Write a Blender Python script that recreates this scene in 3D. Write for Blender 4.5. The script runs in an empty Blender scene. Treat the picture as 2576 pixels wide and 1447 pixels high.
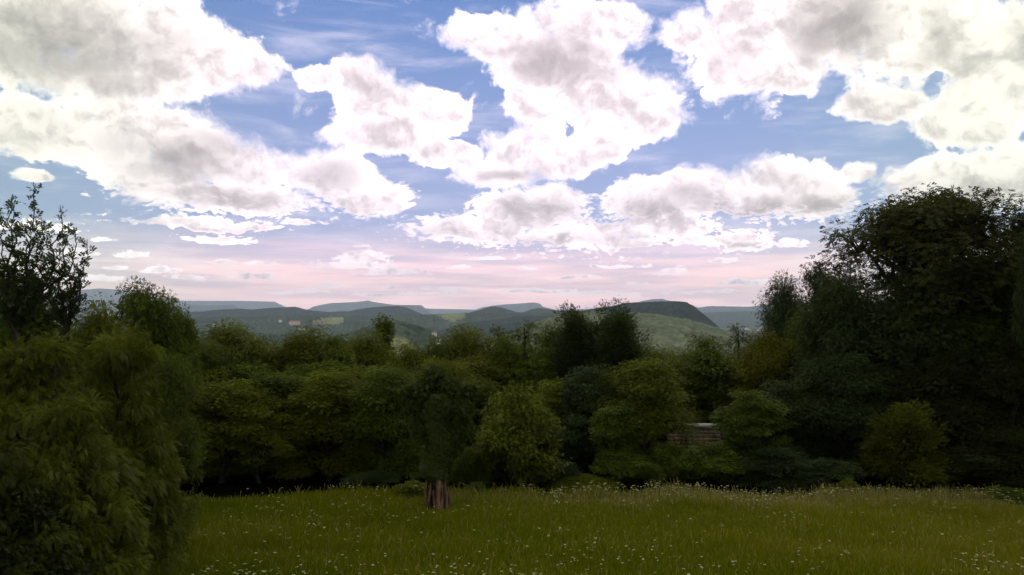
import bpy, math, random
import numpy as np
from mathutils import Vector

S = bpy.context.scene
COL = S.collection
F = 2020.0            # focal length in pixels of a 2576 px wide frame
PITCH = math.atan(59.5 / F)
ZC = 5.7              # eye height above the meadow (upper terrace)

# ------------------------------------------------------------------ camera
cam_d = bpy.data.cameras.new("camera")
cam_d.sensor_width = 36.0
cam_d.lens = 36.0 * F / 2576.0
cam_d.clip_start = 0.1
cam_d.clip_end = 300000.0
cam = bpy.data.objects.new("camera", cam_d)
COL.objects.link(cam)
cam.location = (0, 0, ZC)
cam.rotation_euler = (math.radians(90) + PITCH, 0, 0)
S.camera = cam

S.view_settings.view_transform = 'Standard'
S.view_settings.look = 'None'
S.view_settings.exposure = 0.0
S.view_settings.gamma = 1.0
S.render.engine = 'CYCLES'
cy = S.cycles
cy.use_denoising = True
cy.max_bounces = 4
cy.diffuse_bounces = 2
cy.glossy_bounces = 1
cy.transmission_bounces = 2
cy.volume_bounces = 0
cy.transparent_max_bounces = 4
cy.caustics_reflective = False
cy.caustics_refractive = False


def ray(px, py):
    """pixel of the 2576 x 1447 frame -> (azimuth, tan elevation)"""
    x, z = (px - 1288) / F, (723.5 - py) / F
    y = math.cos(PITCH) - z * math.sin(PITCH)
    z = math.sin(PITCH) + z * math.cos(PITCH)
    return math.atan2(x, y), z / math.hypot(x, y)


# ------------------------------------------------------------------ node helper
class NT:
    def __init__(self, tree):
        self.t = tree; self.n = tree.nodes; self.l = tree.links

    def put(self, sock, val):
        if val is None: return
        if isinstance(val, bpy.types.NodeSocket): self.l.new(val, sock)
        elif isinstance(val, bpy.types.Node): self.l.new(val.outputs[0], sock)
        else: sock.default_value = val

    def m(self, op, a=None, b=None, c=None, clamp=False):
        n = self.n.new('ShaderNodeMath'); n.operation = op; n.use_clamp = clamp
        for i, v in enumerate((a, b, c)): self.put(n.inputs[i], v)
        return n.outputs[0]

    def vm(self, op, a=None, b=None, scale=None):
        n = self.n.new('ShaderNodeVectorMath'); n.operation = op
        self.put(n.inputs[0], a); self.put(n.inputs[1], b)
        if scale is not None: self.put(n.inputs['Scale'], scale)
        return n.outputs['Value'] if op in ('LENGTH', 'DOT_PRODUCT', 'DISTANCE') else n.outputs[0]

    def rng(self, v, a, b, c=0.0, d=1.0, smooth=True):
        n = self.n.new('ShaderNodeMapRange')
        n.interpolation_type = 'SMOOTHSTEP' if smooth else 'LINEAR'
        for k, x in zip(range(5), (v, a, b, c, d)): self.put(n.inputs[k], x)
        return n.outputs[0]

    def noise(self, vec, scale, detail=2.0, rough=0.5, dist=0.0, lac=2.0):
        n = self.n.new('ShaderNodeTexNoise')
        self.put(n.inputs['Vector'], vec); self.put(n.inputs['Scale'], scale)
        self.put(n.inputs['Detail'], detail); self.put(n.inputs['Roughness'], rough)
        self.put(n.inputs['Distortion'], dist); self.put(n.inputs['Lacunarity'], lac)
        return n.outputs[0]

    def vor(self, vec, scale, detail=0.0, rough=0.5):
        n = self.n.new('ShaderNodeTexVoronoi')
        self.put(n.inputs['Vector'], vec); self.put(n.inputs['Scale'], scale)
        self.put(n.inputs['Detail'], detail); self.put(n.inputs['Roughness'], rough)
        return n.outputs['Distance']

    def mix(self, f, a, b):
        n = self.n.new('ShaderNodeMix'); n.data_type = 'RGBA'
        self.put(n.inputs[0], f); self.put(n.inputs[6], a); self.put(n.inputs[7], b)
        return n.outputs[2]

    def comb(self, x, y, z=0.0):
        n = self.n.new('ShaderNodeCombineXYZ')
        for i, v in enumerate((x, y, z)): self.put(n.inputs[i], v)
        return n.outputs[0]

    def sep(self, v):
        n = self.n.new('ShaderNodeSeparateXYZ'); self.put(n.inputs[0], v)
        return n.outputs


# ------------------------------------------------------------------ sky
SUN_EL, SUN_AZ = math.radians(52), math.radians(38)   # azimuth from +Y towards +X
# cumulus banks: centre and radii, direction given through the frame above
CLOUDS = [
 (150, 95, 400, 205), (480, 150, 240, 125), (620, 170, 120, 65), (420, 60, 110, 110), (310, 215, 200, 55),
 (70, 315, 250, 100), (300, 330, 270, 115), (480, 375, 220, 110), (600, 415, 170, 85), (400, 440, 190, 55),
 (560, 495, 310, 55), (830, 440, 160, 75), (940, 500, 120, 60),
 (520, 570, 200, 32), (560, 607, 115, 17), (85, 450, 72, 30), (80, 575, 140, 26),
 (805, 200, 80, 38), (900, 215, 110, 85), (980, 290, 175, 95), (1090, 285, 115, 75), (950, 340, 170, 70), (1140, 385, 120, 45),
 (1290, 95, 200, 75), (1390, 100, 270, 110), (1540, 60, 110, 75), (1390, 180, 190, 95), (1560, 250, 250, 105), (1330, 265, 90, 60),
 (1640, 300, 130, 70), (1480, 235, 210, 90),
 (1360, 390, 250, 80), (1250, 430, 140, 55), (1500, 370, 110, 55),
 (1880, 110, 240, 190), (1740, 90, 100, 100), (2080, 60, 250, 140), (2300, 90, 260, 170), (2500, 160, 220, 230),
 (2220, 270, 190, 60), (2370, 300, 130, 75), (1990, 175, 130, 90), (2480, 330, 110, 60),
 (1330, 530, 190, 70), (1200, 575, 240, 50), (1480, 590, 200, 48), (1400, 500, 110, 55),
 (1640, 510, 170, 75), (1760, 480, 160, 85), (1930, 475, 200, 95), (2050, 490, 140, 80), (1680, 570, 160, 40), (1590, 615, 95, 27),
 (2400, 470, 260, 95), (2560, 430, 170, 110), (2310, 530, 140, 70), (2160, 430, 55, 35),
 (1860, 605, 105, 36), (1740, 612, 75, 22), (1990, 617, 55, 20), (1822, 661, 42, 11),
 (742, 563, 46, 15), (905, 648, 70, 24), (880, 668, 130, 18), (1000, 686, 110, 14), (662, 664, 55, 10), (650, 697, 85, 16),
 (400, 685, 60, 15), (335, 645, 48, 12), (258, 607, 40, 10), (290, 675, 40, 8), (1155, 675, 34, 8), (1325, 678, 28, 7), (1690, 688, 58, 15),
 (908, 620, 26, 8), (230, 700, 90, 14), (480, 700, 60, 10), (560, 660, 40, 9), (190, 640, 60, 16), (1450, 700, 70, 8), (1220, 655, 60, 7), (1560, 672, 90, 8), (740, 735, 90, 9), (1880, 715, 90, 12), (1030, 740, 160, 9), (1520, 742, 150, 9), (1120, 727, 90, 11), (1350, 733, 130, 10), (980, 722, 40, 8), (830, 720, 60, 9), (1600, 712, 40, 6), (1760, 735, 110, 9),
 (2130, 10, 120, 60),
]
# loose shreds
WISPS = [(700, 30, 75, 45), (1062, 62, 50, 50), (1060, 5, 50, 16), (1180, 215, 70, 90), (1240, 250, 60, 60), (2170, 420, 90, 50),
 (2320, 395, 30, 40), (800, 245, 80, 70), (2450, 320, 160, 60), (120, 250, 140, 50), (1500, 400, 120, 60), (250, 555, 160, 30),
 (1420, 650, 330, 16), (860, 548, 180, 16), (430, 230, 200, 50)]
# grey undersides: centre, radii, strength
GREYS = [
 (150, 110, 330, 150, .75), (280, 165, 230, 60, .45), (60, 60, 150, 120, .3), (450, 110, 120, 40, .2),
 (440, 400, 190, 65, .6), (560, 350, 120, 50, .4), (560, 490, 230, 36, .6), (330, 365, 120, 60, .3), (70, 370, 160, 45, .3),
 (560, 575, 150, 16, .5), (820, 440, 110, 40, .4), (930, 210, 80, 60, .3), (1000, 365, 160, 25, .45), (930, 330, 120, 30, .25), (900, 510, 80, 20, .2),
 (1400, 155, 220, 55, .8), (1470, 180, 140, 45, .5), (1290, 438, 120, 26, .6), (1440, 270, 110, 25, .22), (1600, 200, 60, 30, .1),
 (1345, 525, 160, 42, .6), (1330, 605, 150, 17, .6), (1120, 590, 90, 25, .35), (1520, 600, 110, 20, .2),
 (1630, 545, 140, 32, .5), (1900, 515, 220, 34, .8), (1760, 495, 120, 30, .5), (2060, 510, 110, 30, .5),
 (2110, 70, 130, 110, .85), (2150, 110, 90, 65, .4), (2370, 130, 80, 150, .55), (2360, 205, 120, 60, .4), (1850, 130, 100, 80, .25), (1800, 180, 120, 40, .15), (2570, 100, 60, 120, .4),
 (2520, 480, 180, 40, .6), (2400, 500, 120, 30, .3), (1860, 618, 80, 14, .5), (150, 290, 100, 60, .2), (880, 672, 100, 10, .3),
]


def sky_tile(T, bg, az0, az1, v0, v1, inside):
    """cloud graph of one part of the sky dome; only the banks that reach it are in it"""
    geo = T.n.new('ShaderNodeTexCoord')
    d = T.vm('NORMALIZE', geo.outputs['Generated'])
    x, y, z = T.sep(d)[0:3]
    az = T.m('ARCTAN2', x, y)
    hyp = T.m('SQRT', T.m('MAXIMUM', T.m('MULTIPLY_ADD', x, x, T.m('MULTIPLY', y, y)), 1e-5))
    v = T.m('DIVIDE', z, hyp)
    P = T.comb(az, v)
    if inside:
        warp = T.n.new('ShaderNodeTexNoise')
        T.put(warp.inputs['Vector'], P); warp.inputs['Scale'].default_value = 16; warp.inputs['Detail'].default_value = 3
        wv = T.vm('SCALE', T.vm('SUBTRACT', warp.outputs['Color'], (.5, .5, .5)), scale=0.035)
        Pw = T.vm('ADD', P, wv)
        low = T.rng(v, 0.08, 0.19)                       # 0 near the horizon, 1 high up
        k = T.m('MULTIPLY_ADD', low, -.5, 1.0)
        hi = lo = None
        if v1 > .08:
            a = T.noise(Pw, 11, 9, .64)
            puff = T.vor(Pw, 34, 3.0, .55)
            hi = T.m('MULTIPLY_ADD', T.m('SUBTRACT', a, .5), 2.3, T.m('MULTIPLY', T.m('SUBTRACT', .42, puff), .5))
        if v0 < .19:
            Pl = T.vm('MULTIPLY', Pw, (1.0, 2.2, 1.0))
            b = T.noise(Pl, 56, 6, .64)
            puffl = T.vor(Pl, 110, 1.5, .5)
            lo = T.m('MULTIPLY_ADD', T.m('SUBTRACT', b, .5), 3.0, T.m('MULTIPLY', T.m('SUBTRACT', .42, puffl), .8))
        det = hi if lo is None else lo if hi is None else \
            T.m('ADD', T.m('MULTIPLY', hi, low), T.m('MULTIPLY', lo, T.m('SUBTRACT', 1.0, low)))

        def ell(vec, e, flat=False):
            a, vv = ray(e[0], e[1])
            X = (e[0] - 1288) / F
            rx, ry = e[2] / F / (1 + X * X), e[3] / F / math.sqrt(1 + X * X)
            n = T.vm('MULTIPLY', T.vm('SUBTRACT', vec, (a, vv, 0)), (1 / rx, 1 / ry, 0))
            if flat: n = T.vm('MAXIMUM', n, T.vm('MULTIPLY', n, (-1, -2.4, 0)))     # flat base
            return T.vm('LENGTH', n)

        def near(e, m):
            a, vv = ray(e[0], e[1]); rx, ry = e[2] / F * m + .02, e[3] / F * m + .02
            return a + rx > az0 and a - rx < az1 and vv + ry > v0 and vv - ry < v1

        f = None
        Pe = T.vm('ADD', P, T.vm('SCALE', wv, scale=0.35))
        for e in CLOUDS:
            if near(e, 1.6):
                L = ell(Pe, e, e[3] < 33); f = L if f is None else T.m('SMOOTH_MIN', f, L, 0.22)
        field = T.m('SUBTRACT', 1.0, f if f is not None else 3.0)
        g = None
        gp = T.vm('ADD', P, T.vm('SCALE', wv, scale=1.6))
        for e in GREYS:
            if near(e, 1.3):
                L = T.m('MULTIPLY', T.m('SUBTRACT', 1.0, T.m('MULTIPLY', ell(gp, e), .80), clamp=True), e[4] * 1.8)
                g = L if g is None else T.m('SMOOTH_MAX', g, L, .3)
        outside = T.m('MAXIMUM', T.rng(v, .395, .45), T.rng(T.m('ABSOLUTE', az), .60, .65))
    gen = T.m('MULTIPLY', T.m('SUBTRACT', T.noise(T.vm('MULTIPLY', d, (1, 1, 1.8)), 2.6, 3 if inside else 5, .5), .47), 3.2)
    if inside:
        field = T.m('ADD', T.m('MULTIPLY', field, T.m('SUBTRACT', 1.0, outside)), T.m('MULTIPLY', gen, outside))
        dens = T.m('MULTIPLY_ADD', det, .62, T.m('ADD', T.m('MINIMUM', field, 0.62), .09))
        edge = T.m('MAXIMUM', T.m('MULTIPLY_ADD', T.noise(P, 8.0, 2), 2.0, -.78), .10)
        alpha = T.rng(dens, -.07, edge)
        veil = T.noise(T.vm('MULTIPLY', P, (1, 5, 1)), 6, 6, .6, .4)
        alpha = T.m('MAXIMUM', alpha, T.m('MULTIPLY', T.rng(veil, .45, .8), .35))
        for e in WISPS:
            if near(e, 1.5):
                wf = T.m('MULTIPLY', T.m('SUBTRACT', 1.0, ell(gp, e), clamp=True), T.rng(det, -.35, .5, 0, 2.2))
                alpha = T.m('MAXIMUM', alpha, T.m('MINIMUM', wf, .8))
        g = g if g is not None else 0.0
        g = T.m('MULTIPLY', g, T.m('MULTIPLY_ADD', det, -.38, 1.0))
        g = T.m('MULTIPLY', g, T.rng(dens, -.05, .75))
        g = T.m('MAXIMUM', g, T.m('MULTIPLY', outside, T.rng(T.m('ADD', gen, det), .5, 1.3, 0, .6)))
        # light from above on the billows: darker where the cloud is denser just above
        sc_, Pn = (11, Pw) if hi is not None else (48, Pl)
        a0 = T.noise(Pn, sc_, 5, .62); a1 = T.noise(T.vm('ADD', Pn, (.004, .011 if hi is not None else .006, 0)), sc_, 5, .62)
        tex = T.m('MULTIPLY', T.rng(T.m('SUBTRACT', a1, a0), -.045, .14), T.rng(dens, .0, .40, 0, .58))
        g = T.m('ADD', g, tex)
        g = T.m('DIVIDE', T.m('MULTIPLY', g, 1.45), T.m('ADD', g, .75))          # soft shoulder
        g = T.m('MINIMUM', g, 1.0)
    else:
        alpha = T.rng(gen, -.05, .15)
        g = T.rng(gen, .4, 1.2, 0, .6)
    side = T.rng(T.m('ABSOLUTE', T.m('ADD', az, .02)), .22, .58)
    lowpink = T.m('MULTIPLY', T.rng(v, .16, .02), T.m('SUBTRACT', 1.0, side))
    head = T.mix(side, (16.5, 14.3, 15.2, 1), (14.2, 13.8, 11.8, 1))
    head = T.mix(T.m('MULTIPLY', lowpink, .9), head, (13.0, 10.2, 10.5, 1))
    base = T.mix(side, (5.0, 4.2, 4.5, 1), (4.0, 3.9, 3.4, 1))
    head = T.mix(T.rng(v, .14, .02), head, T.vm('SCALE', head, scale=1.6))
    cloud = T.mix(g, head, base)
    blue = T.mix(T.rng(v, .0, .40, 0, 1, False), (4.6, 5.8, 8.2, 1), (1.15, 2.65, 6.2, 1))
    blue = T.mix(side, T.mix(T.rng(v, .34, .05), T.vm('MULTIPLY', blue, (1.06, .95, 1.06)), T.vm('MULTIPLY', blue, (1.22, .97, 1.14))), T.vm('MULTIPLY', blue, (.98, 1.0, .86)))
    sky = T.n.new('ShaderNodeTexSky'); sky.sky_type = 'NISHITA'; sky.sun_disc = False
    sky.sun_elevation = SUN_EL; sky.sun_rotation = SUN_AZ
    sky.air_density = 1.0; sky.dust_density = 0.6; sky.ozone_density = 2.0; sky.altitude = 300
    blue = T.mix(.75, sky.outputs[0], blue)
    if v0 < .15:
        st = T.noise(T.vm('MULTIPLY', P, (1, 14, 1)), 5, 5, .55)
        band = T.m('MULTIPLY', T.rng(v, .115, .015), T.rng(st, .38, .62, .5, 1))
        pale = T.mix(side, (24.0, 14.5, 13.8, 1), (17.5, 14.2, 10.4, 1))
        blue = T.mix(T.m('MINIMUM', band, .93), blue, pale)
    c = T.mix(alpha, blue, cloud)
    if v0 < 0:
        c = T.mix(T.rng(v, -.03, 0), (1.0, 1.1, .9, 1), c)
    T.l.new(c, bg.inputs['Color'])


def build_world():
    w = bpy.data.worlds.new("World"); S.world = w; w.use_nodes = True
    T = NT(w.node_tree); T.n.clear()
    out = T.n.new('ShaderNodeOutputWorld')
    geo = T.n.new('ShaderNodeTexCoord')
    d = T.vm('NORMALIZE', geo.outputs['Generated'])
    x, y, z = T.sep(d)[0:3]
    az = T.m('ARCTAN2', x, y)
    v = T.m('DIVIDE', z, T.m('SQRT', T.m('MAXIMUM', T.m('MULTIPLY_ADD', x, x, T.m('MULTIPLY', y, y)), 1e-5)))

    def bgnode(*a):
        grp = bpy.data.node_groups.new('sky part', 'ShaderNodeTree')
        grp.interface.new_socket('Sky', in_out='OUTPUT', socket_type='NodeSocketShader')
        G = NT(grp)
        go = G.n.new('NodeGroupOutput'); bg = G.n.new('ShaderNodeBackground')
        bg.inputs['Strength'].default_value = 0.1
        sky_tile(G, bg, *a)
        G.l.new(bg.outputs[0], go.inputs[0])
        gn = T.n.new('ShaderNodeGroup'); gn.node_tree = grp
        return gn.outputs[0]

    def split(val, at, lo, hi):
        ms = T.n.new('ShaderNodeMixShader')
        T.l.new(T.m('GREATER_THAN', val, at), ms.inputs[0]); T.l.new(lo, ms.inputs[1]); T.l.new(hi, ms.inputs[2])
        return ms.outputs[0]

    cuts = [-.66, -.44, -.26, -.09, .09, .26, .44, .66]
    tiles = []
    for a0, a1 in zip(cuts, cuts[1:]):
        lo = bgnode(a0, a1, -1, .12, True)
        hi = bgnode(a0, a1, .12, .46, True)
        tiles.append(split(v, .12, lo, hi))

    def tree(i, j):
        if j - i == 1: return tiles[i]
        k = (i + j) // 2
        return split(az, cuts[k], tree(i, k), tree(k, j))
    inn = tree(0, len(tiles))
    gen = bgnode(-9, 9, -1, 99, False)
    box = T.m('MULTIPLY', T.m('LESS_THAN', T.m('ABSOLUTE', az), .66), T.m('LESS_THAN', v, .46))
    T.l.new(split(box, .5, gen, inn), out.inputs[0])
    w.cycles.sampling_method = 'NONE'


build_world()
sun_d = bpy.data.lights.new("sun", 'SUN'); sun_d.energy = 0.8; sun_d.angle = math.radians(12)
sun_d.color = (1.0, .93, .82)
sun = bpy.data.objects.new("sun", sun_d); COL.objects.link(sun)
sd = Vector((math.sin(SUN_AZ) * math.cos(SUN_EL), math.cos(SUN_AZ) * math.cos(SUN_EL), math.sin(SUN_EL)))
sun.rotation_euler = sd.to_track_quat('Z', 'Y').to_euler()

# ================================================================== terrain
rng = np.random.default_rng(7)


def tag(o, label=None, cat=None, group=None, kind=None):
    if label: o['label'] = label
    if cat: o['category'] = cat
    if group: o['group'] = group
    if kind: o['kind'] = kind
    return o


def vnoise(x, y, seed=0):
    """smooth value noise, arrays in, -1..1 out"""
    xi = np.floor(x).astype(np.int64); yi = np.floor(y).astype(np.int64)
    fx = x - xi; fy = y - yi
    fx = fx * fx * (3 - 2 * fx); fy = fy * fy * (3 - 2 * fy)

    def h(a, b):
        n = (a * 374761393 + b * 668265263 + seed * 974634777) & 0x7fffffff
        n = ((n ^ (n >> 13)) * 1274126177) & 0x7fffffff
        return ((n ^ (n >> 16)) & 0xffff) / 32767.5 - 1.0
    return (h(xi, yi) * (1 - fx) + h(xi + 1, yi) * fx) * (1 - fy) + (h(xi, yi + 1) * (1 - fx) + h(xi + 1, yi + 1) * fx) * fy


def fbm(x, y, seed=0, o=4):
    s = 0; a = 1; t = 0
    for k in range(o):
        s = s + a * vnoise(x * 2 ** k, y * 2 ** k, seed + k); t += a; a *= .5
    return s / t


def cells(x, y, size, seed=0):
    """nearest jittered point: distance (in cell sizes) and a random number per cell"""
    gx = np.floor(x / size).astype(np.int64); gy = np.floor(y / size).astype(np.int64)
    best = np.full(x.shape, 9.0); rid = np.zeros(x.shape)
    for i in (-1, 0, 1):
        for j in (-1, 0, 1):
            a, b = gx + i, gy + j
            n = (a * 73856093 ^ b * 19349663 ^ seed * 83492791) & 0x7fffffff
            n = ((n ^ (n >> 15)) * 2246822519) & 0x7fffffff
            r1 = (n & 0x3ff) / 1023.0; r2 = ((n >> 10) & 0x3ff) / 1023.0; r3 = ((n >> 20) & 0x3ff) / 1023.0
            d = np.hypot(x / size - a - .15 - .7 * r1, y / size - b - .15 - .7 * r2)
            m = d < best
            best = np.where(m, d, best); rid = np.where(m, r3, rid)
    return best, rid


# crest lines of the hills: distance, front and back spread, kind of cover with its painted tone, frame points of the crest
HILLS = [
 (26000, 3500, 1500, 'far', [(150, 735), (200, 730), (250, 726), (300, 729), (360, 744), (420, 755), (470, 757), (600, 757), (690, 759), (720, 773), (760, 785)]),
 (26000, 3500, 1500, 'far', [(-60, 735), (60, 740), (150, 735)]),
 (24000, 3500, 3000, 'far', [(960, 790), (1050, 776), (1200, 779), (1400, 781), (1500, 776), (1560, 790)]),
 (17000, 2500, 2500, 'far', [(440, 775), (470, 765), (510, 769), (590, 767), (610, 785)]),
 (20000, 2500, 2500, 'far', [(760, 785), (790, 771), (830, 763), (880, 761), (915, 758), (925, 756), (940, 760), (990, 767), (1060, 768), (1085, 788), (1100, 800)]),
 (16000, 2000, 2000, 'far', [(1000, 776), (1020, 769), (1050, 771), (1070, 780), (1085, 791), (1100, 800)]),
 (19000, 2500, 2500, 'far', [(1180, 785), (1215, 773), (1260, 767), (1300, 764), (1340, 761), (1356, 763), (1366, 772), (1390, 778), (1430, 788)]),
 (17000, 2200, 2200, 'far', [(1580, 775), (1612, 758), (1640, 753), (1665, 752), (1690, 758), (1730, 766), (1757, 774), (1790, 770), (1830, 771), (1880, 772), (1930, 768), (2000, 760), (2100, 765), (2300, 760), (2700, 770)]),
 (11000, 1500, 1500, 'mid', [(1740, 790), (1800, 785), (1900, 783), (2000, 785), (2600, 785)]),
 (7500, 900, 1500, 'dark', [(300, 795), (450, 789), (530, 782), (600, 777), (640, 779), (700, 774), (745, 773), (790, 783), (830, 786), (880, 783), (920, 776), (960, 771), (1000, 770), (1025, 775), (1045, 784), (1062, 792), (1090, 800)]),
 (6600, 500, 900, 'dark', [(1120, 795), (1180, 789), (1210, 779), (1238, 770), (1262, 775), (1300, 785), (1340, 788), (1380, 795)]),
 (6200, 500, 900, 'green', [(1310, 790), (1335, 780), (1357, 776), (1400, 781), (1440, 787), (1500, 790)]),
 (5200, 500, 900, 'green', [(430, 800), (700, 796), (900, 797), (1060, 793), (1150, 789), (1250, 789), (1350, 790), (1430, 788), (1500, 789)]),
 (4300, 420, 600, 'dark', [(1200, 812), (1290, 800), (1340, 796), (1400, 797), (1460, 800), (1520, 806)]),
 (3300, 330, 600, 'dark', [(1420, 800), (1460, 787), (1500, 780), (1540, 775), (1566, 767), (1600, 764), (1650, 763), (1700, 762), (1728, 765), (1745, 774), (1765, 790), (1785, 806), (1805, 824), (1830, 850), (1850, 870)]),
 (2100, 560, 500, 'pale', [(1280, 850), (1340, 820), (1390, 798), (1440, 786), (1500, 786), (1560, 788), (1640, 794), (1720, 806), (1780, 820), (1830, 840), (1870, 862), (1920, 900)]),
 (1900, 260, 300, 'green', [(820, 860), (900, 838), (950, 818), (1000, 813), (1050, 825), (1100, 846), (1140, 868)]),
 (2900, 200, 300, 'green', [(430, 850), (520, 836), (620, 842), (760, 848), (880, 850), (940, 860)]),
]
HP = []
for (R, wf, wb, kd, pts) in HILLS:
    q = [ray(*p) for p in pts]
    HP.append((R, wf, wb, kd, np.array([a for a, _ in q]), np.array([b for _, b in q])))


def near_z(x, y):
    """the meadow terrace and the slope that falls away behind it"""
    t = np.maximum(0.0, np.asarray(y, float) - 25.5)
    z = -0.21 * (np.sqrt(t * t + 9) - 3)
    z = np.where(t > 0, z, 0.0) + .10 * vnoise(np.asarray(x) * .25 + 3, np.asarray(y) * .25, 5)
    return z


def ground_z(x, y):
    """height without tree cover, arrays; also the cover kind per point"""
    x = np.asarray(x, float); y = np.asarray(y, float)
    r = np.hypot(x, y); az = np.arctan2(x, y)
    nz = near_z(x, y)
    floor = -150 + 14 * fbm(x / 900, y / 900, 3) * np.clip(r / 2500, 0, 1)
    z = np.maximum(nz, floor)
    t = np.clip((r - 200) / 900, 0, 1); t = t * t * (3 - 2 * t)
    z = z * (1 - t) + floor * t
    kind = np.zeros(x.shape)          # 0 valley mosaic
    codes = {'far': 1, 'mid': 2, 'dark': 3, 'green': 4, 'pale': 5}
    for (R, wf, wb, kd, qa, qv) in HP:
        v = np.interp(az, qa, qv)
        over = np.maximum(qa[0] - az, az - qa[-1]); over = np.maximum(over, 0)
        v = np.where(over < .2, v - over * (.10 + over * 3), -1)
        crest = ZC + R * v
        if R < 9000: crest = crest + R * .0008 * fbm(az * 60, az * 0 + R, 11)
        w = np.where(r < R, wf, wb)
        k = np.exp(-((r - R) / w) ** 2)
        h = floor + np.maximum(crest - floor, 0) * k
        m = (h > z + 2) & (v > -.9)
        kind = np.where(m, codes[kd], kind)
        z = np.where(v > -.9, np.maximum(z, h), z)
    return z, kind


def mesh_grid(name, X, Y, Z, mat, colors=None, closed=True):
    nr, na = X.shape
    me = bpy.data.meshes.new(name)
    co = np.stack([X, Y, Z], -1).reshape(-1, 3).astype(np.float32)
    i = np.arange(nr - 1)[:, None] * na; j = np.arange(na if closed else na - 1)[None, :]
    jn = (j + 1) % na
    f = np.stack([i + j, i + jn, i + na + jn, i + na + j], -1).reshape(-1, 4)
    fill_mesh(me, co, f)
    if colors is not None:
        a = me.attributes.new('cover', 'FLOAT_COLOR', 'POINT')
        c = np.concatenate([colors.reshape(-1, 3), np.ones((nr * na, 1))], 1)
        a.data.foreach_set('color', c.astype(np.float32).ravel())
    me.materials.append(mat)
    o = bpy.data.objects.new(name, me); COL.objects.link(o)
    me.polygons.foreach_set('use_smooth', np.ones(len(f), bool))
    return o


def fill_mesh(me, co, f):
    """co (n,3), f (m,k)"""
    m, k = f.shape
    me.vertices.add(len(co)); me.vertices.foreach_set('co', co.astype(np.float32).ravel())
    me.loops.add(m * k); me.loops.foreach_set('vertex_index', f.astype(np.int32).ravel())
    me.polygons.add(m); me.polygons.foreach_set('loop_start', (np.arange(m) * k).astype(np.int32))
    me.polygons.foreach_set('loop_total', np.full(m, k, np.int32))
    me.update(calc_edges=True)


def new_mat(name):
    m = bpy.data.materials.new(name); m.use_nodes = True
    T = NT(m.node_tree); T.n.clear()
    out = T.n.new('ShaderNodeOutputMaterial')
    return m, T, out


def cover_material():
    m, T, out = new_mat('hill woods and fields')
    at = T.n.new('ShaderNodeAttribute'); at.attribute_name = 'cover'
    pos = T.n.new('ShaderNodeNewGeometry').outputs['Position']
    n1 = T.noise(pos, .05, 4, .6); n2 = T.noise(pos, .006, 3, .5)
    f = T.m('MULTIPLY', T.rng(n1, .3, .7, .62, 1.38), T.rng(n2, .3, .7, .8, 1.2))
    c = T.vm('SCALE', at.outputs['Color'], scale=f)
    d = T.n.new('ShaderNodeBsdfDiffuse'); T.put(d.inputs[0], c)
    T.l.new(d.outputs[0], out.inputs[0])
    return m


def soil_material():
    m, T, out = new_mat('meadow soil')
    pos = T.n.new('ShaderNodeNewGeometry').outputs['Position']
    n1 = T.noise(pos, .7, 5, .6); n2 = T.noise(pos, 9, 4, .6)
    c = T.mix(T.rng(n1, .35, .65), (.030, .040, .004, 1), (.050, .045, .007, 1))
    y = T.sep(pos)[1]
    c = T.mix(T.rng(T.m('MULTIPLY_ADD', n2, 1.0, y), 24.6, 25.6), c, (.003, .003, .0015, 1))       # leaf litter under the trees, their shade painted in
    c = T.vm('SCALE', c, scale=T.rng(n2, .3, .7, .6, 1.35))
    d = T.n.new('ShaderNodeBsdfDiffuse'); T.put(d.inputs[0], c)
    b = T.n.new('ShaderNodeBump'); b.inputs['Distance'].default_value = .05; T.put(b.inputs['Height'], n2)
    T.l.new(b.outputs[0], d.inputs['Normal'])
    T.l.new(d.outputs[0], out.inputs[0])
    return m


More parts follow.
